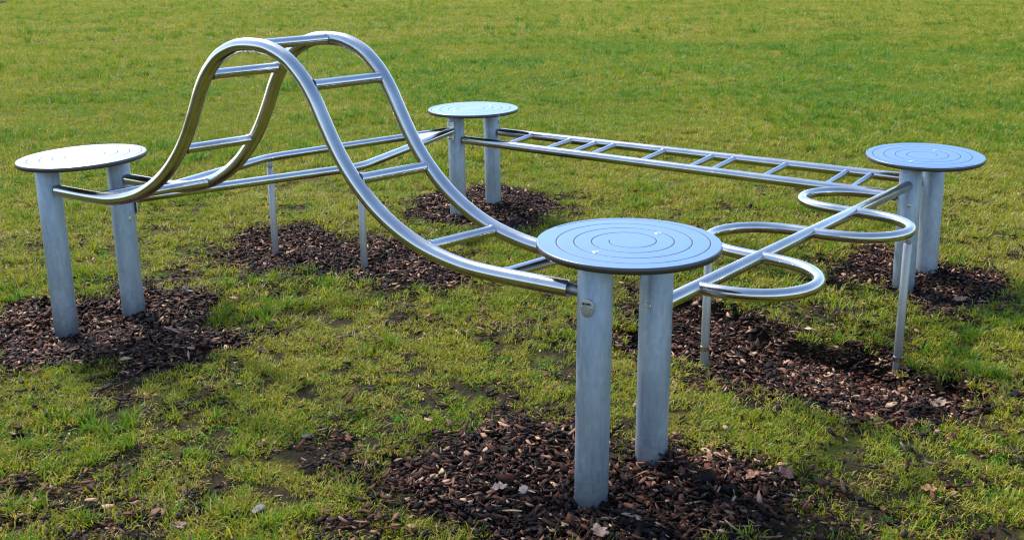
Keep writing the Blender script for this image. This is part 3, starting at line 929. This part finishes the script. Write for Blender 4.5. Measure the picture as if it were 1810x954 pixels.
# ------------------------------------------------------------------ single leaves, splinters and clods
LITTER = [
    ('dry_leaf', (2.308, 5.012), 0.085, 'large dry brown leaf on the mulch of the right platform', 'leaf', (0.26, 0.13, 0.07)),
    ('dry_leaf', (1.761, 3.910), 0.085, 'crumpled tan leaf at the front edge of the sunken mulch bed', 'leaf', (0.36, 0.22, 0.12)),
    ('dry_leaf', (0.265, 2.846), 0.075, 'pinkish dry leaf on mulch below the nearest post', 'leaf', (0.27, 0.17, 0.12)),
    ('dry_leaf', (-0.051, 3.111), 0.060, 'pale dry leaf on the mulch left of the nearest post', 'leaf', (0.26, 0.19, 0.15)),
    ('dry_leaf', (-1.064, 2.919), 0.060, 'curled brown leaf in the turf at the bottom left', 'leaf', (0.22, 0.13, 0.08)),
    ('dry_leaf', (1.357, 3.026), 0.055, 'small orange-brown leaf in the turf at the bottom right', 'leaf', (0.36, 0.17, 0.05)),
    ('dry_leaf', (0.913, 3.118), 0.070, 'dark rust leaf at the right edge of the near mulch', 'leaf', (0.13, 0.05, 0.03)),
    ('dry_leaf', (0.796, 3.104), 0.060, 'rusty pointed leaf on the shaded side of the near mulch', 'leaf', (0.22, 0.1, 0.05)),
    ('wood_splinter', (-0.008, 2.972), 0.065, 'straw-coloured wood splinter lying left of the nearest post foot', 'wood splinter', (0.55, 0.36, 0.14)),
    ('wood_splinter', (0.044, 3.113), 0.058, 'slim pale splinter beside the pale leaf on the near mulch', 'wood splinter', (0.58, 0.4, 0.18)),
    ('wood_splinter', (0.095, 2.928), 0.040, 'short yellow splinter between the pinkish chips and nearest post', 'wood splinter', (0.62, 0.42, 0.2)),
    ('wood_splinter', (-1.163, 4.011), 0.050, 'tan wood piece in the turf before the left mulch', 'wood splinter', (0.5, 0.3, 0.12)),
    ('wood_splinter', (-0.865, 6.075), 0.050, 'pale upright splinter on the mulch under the split bar', 'wood splinter', (0.6, 0.5, 0.34)),
    ('wood_splinter', (-1.740, 5.262), 0.050, 'whitish splinter on the mulch right of the left platform', 'wood splinter', (0.6, 0.52, 0.42)),
    ('bark_flake', (1.422, 4.649), 0.045, 'pale oval bark flake on the back bank of the sunken bed', 'bark flake', (0.55, 0.42, 0.28)),
    ('bark_flake', (0.031, 3.110), 0.050, 'big whitish bark flake left of the nearest post', 'bark flake', (0.28, 0.2, 0.16)),
    ('bark_flake', (-0.832, 3.004), 0.065, 'grey weathered bark flake alone in the front turf', 'bark flake', (0.1, 0.09, 0.085)),
    ('bark_flake', (-0.772, 3.529), 0.050, 'dark bark flake standing in the worn turf', 'bark flake', (0.035, 0.03, 0.03)),
    ('soil_clod', (13.678, 59.537), 0.250, 'dark earth clod at the top edge of the field', 'clod', (0.05, 0.04, 0.02)),
    ('soil_clod', (5.824, 24.973), 0.100, 'small dark clod in the greener far lawn', 'clod', (0.06, 0.03, 0.02)),
    ('soil_clod', (8.001, 20.002), 0.120, 'small dark clod far off above the right platform', 'clod', (0.06, 0.035, 0.02)),
]
def leaf_mesh(sz):
    n, m = 15, 5
    V, Fc = [], []
    cu, cv, tw = random.uniform(1.5, 5), random.uniform(3, 9), random.uniform(-3, 3)
    for i in range(n):
        t = i / (n - 1); x = (t - .5) * sz
        w = .34 * sz * math.sin(math.pi * min(1, t * .97 + .02)) ** .8 * (1 + .28 * math.sin(t * 19 + 1) + random.uniform(-.06, .06))
        for j in range(m):
            v = (j / (m - 1) - .5) * 2
            y = v * w * (1 if j % 4 else random.uniform(.85, 1.1))
            z = cu * x * x + cv * y * y + tw * x * y + .003 * math.sin(9 * t + 3 * v) - .0025 * (j == 2)
            V.append((x, y, z))
    k = len(V)
    V += [(a, b, c - .0009) for a, b, c in V]
    for i in range(n - 1):
        for j in range(m - 1):
            a = i * m + j
            Fc += [(a, a + m, a + m + 1, a + 1), (k + a, k + a + 1, k + a + m + 1, k + a + m)]
    rim = [i * m for i in range(n)] + [(n - 1) * m + j for j in range(1, m)] + [i * m + m - 1 for i in range(n - 2, -1, -1)] + [j for j in range(m - 2, 0, -1)]
    for a, b in zip(rim, rim[1:] + rim[:1]): Fc.append((a, b, b + k, a + k))
    return V, Fc
def splinter_mesh(sz):
    V, Fc = [], []
    n = 7
    for i in range(n):
        t = i / (n - 1); x = (t - .5) * sz
        w = sz * .075 * (math.sin(math.pi * (.1 + .82 * t)) + random.uniform(-.15, .15)); h = sz * .035
        y0 = .04 * sz * math.sin(t * 3)
        V += [(x, y0 - w, 0), (x, y0 + w * .8, random.uniform(0, .002)), (x + random.uniform(-.002, .002), y0 + w * .3, h), (x, y0 - w * .6, h * .8)]
    for i in range(n - 1):
        for j in range(4): Fc.append((i * 4 + j, i * 4 + (j + 1) % 4, i * 4 + 4 + (j + 1) % 4, i * 4 + 4 + j))
    Fc += [(3, 2, 1, 0), tuple((n - 1) * 4 + j for j in range(4))]
    return V, Fc
def lump_mesh(sz, flat):
    V, Fc = [], []
    nl, na = 6, 11
    for i in range(nl + 1):
        a = math.pi * i / nl
        for j in range(na):
            b = 2 * math.pi * j / na
            r = .5 * sz * (1 + random.uniform(-.16, .16))
            V.append((r * math.sin(a) * math.cos(b), .62 * r * math.sin(a) * math.sin(b), flat * r * math.cos(a)))
    for i in range(nl):
        for j in range(na): Fc.append((i * na + j, (i + 1) * na + j, (i + 1) * na + (j + 1) % na, i * na + (j + 1) % na))
    return V, Fc
for i, (nm, (x, y), sz, lb, ct, col) in enumerate(LITTER):
    V, Fc = {'dry_leaf': lambda: leaf_mesh(sz), 'wood_splinter': lambda: splinter_mesh(sz), 'bark_flake': lambda: lump_mesh(sz, .16), 'soil_clod': lambda: lump_mesh(sz, .45)}[nm]()
    me = bpy.data.meshes.new(nm); me.from_pydata(V, [], Fc); me.update()
    me.materials.append(plain(nm + '_surface', col, .7))
    o = bpy.data.objects.new(nm, me); COL.objects.link(o)
    lift = .03 if float(np.minimum.reduce(list(bed_sdf(np.array([x]), np.array([y])).values()))[0]) < .03 else .018
    o.location = (x, y, float(ground_z(x, y)) + (lift if nm != 'soil_clod' else sz * .1))
    o.rotation_euler = (random.uniform(-.25, .25), random.uniform(-.25, .25), random.uniform(-.5, .5) if nm == 'wood_splinter' else random.uniform(0, 6.28))
    if lb.startswith('pale upright'): o.rotation_euler = (0, 1.0, 1.5)
    tag(o, lb, ct, {'dry_leaf': 'fallen leaves', 'wood_splinter': 'loose wood splinters', 'bark_flake': 'single bark flakes', 'soil_clod': 'clods in the far lawn'}[nm])
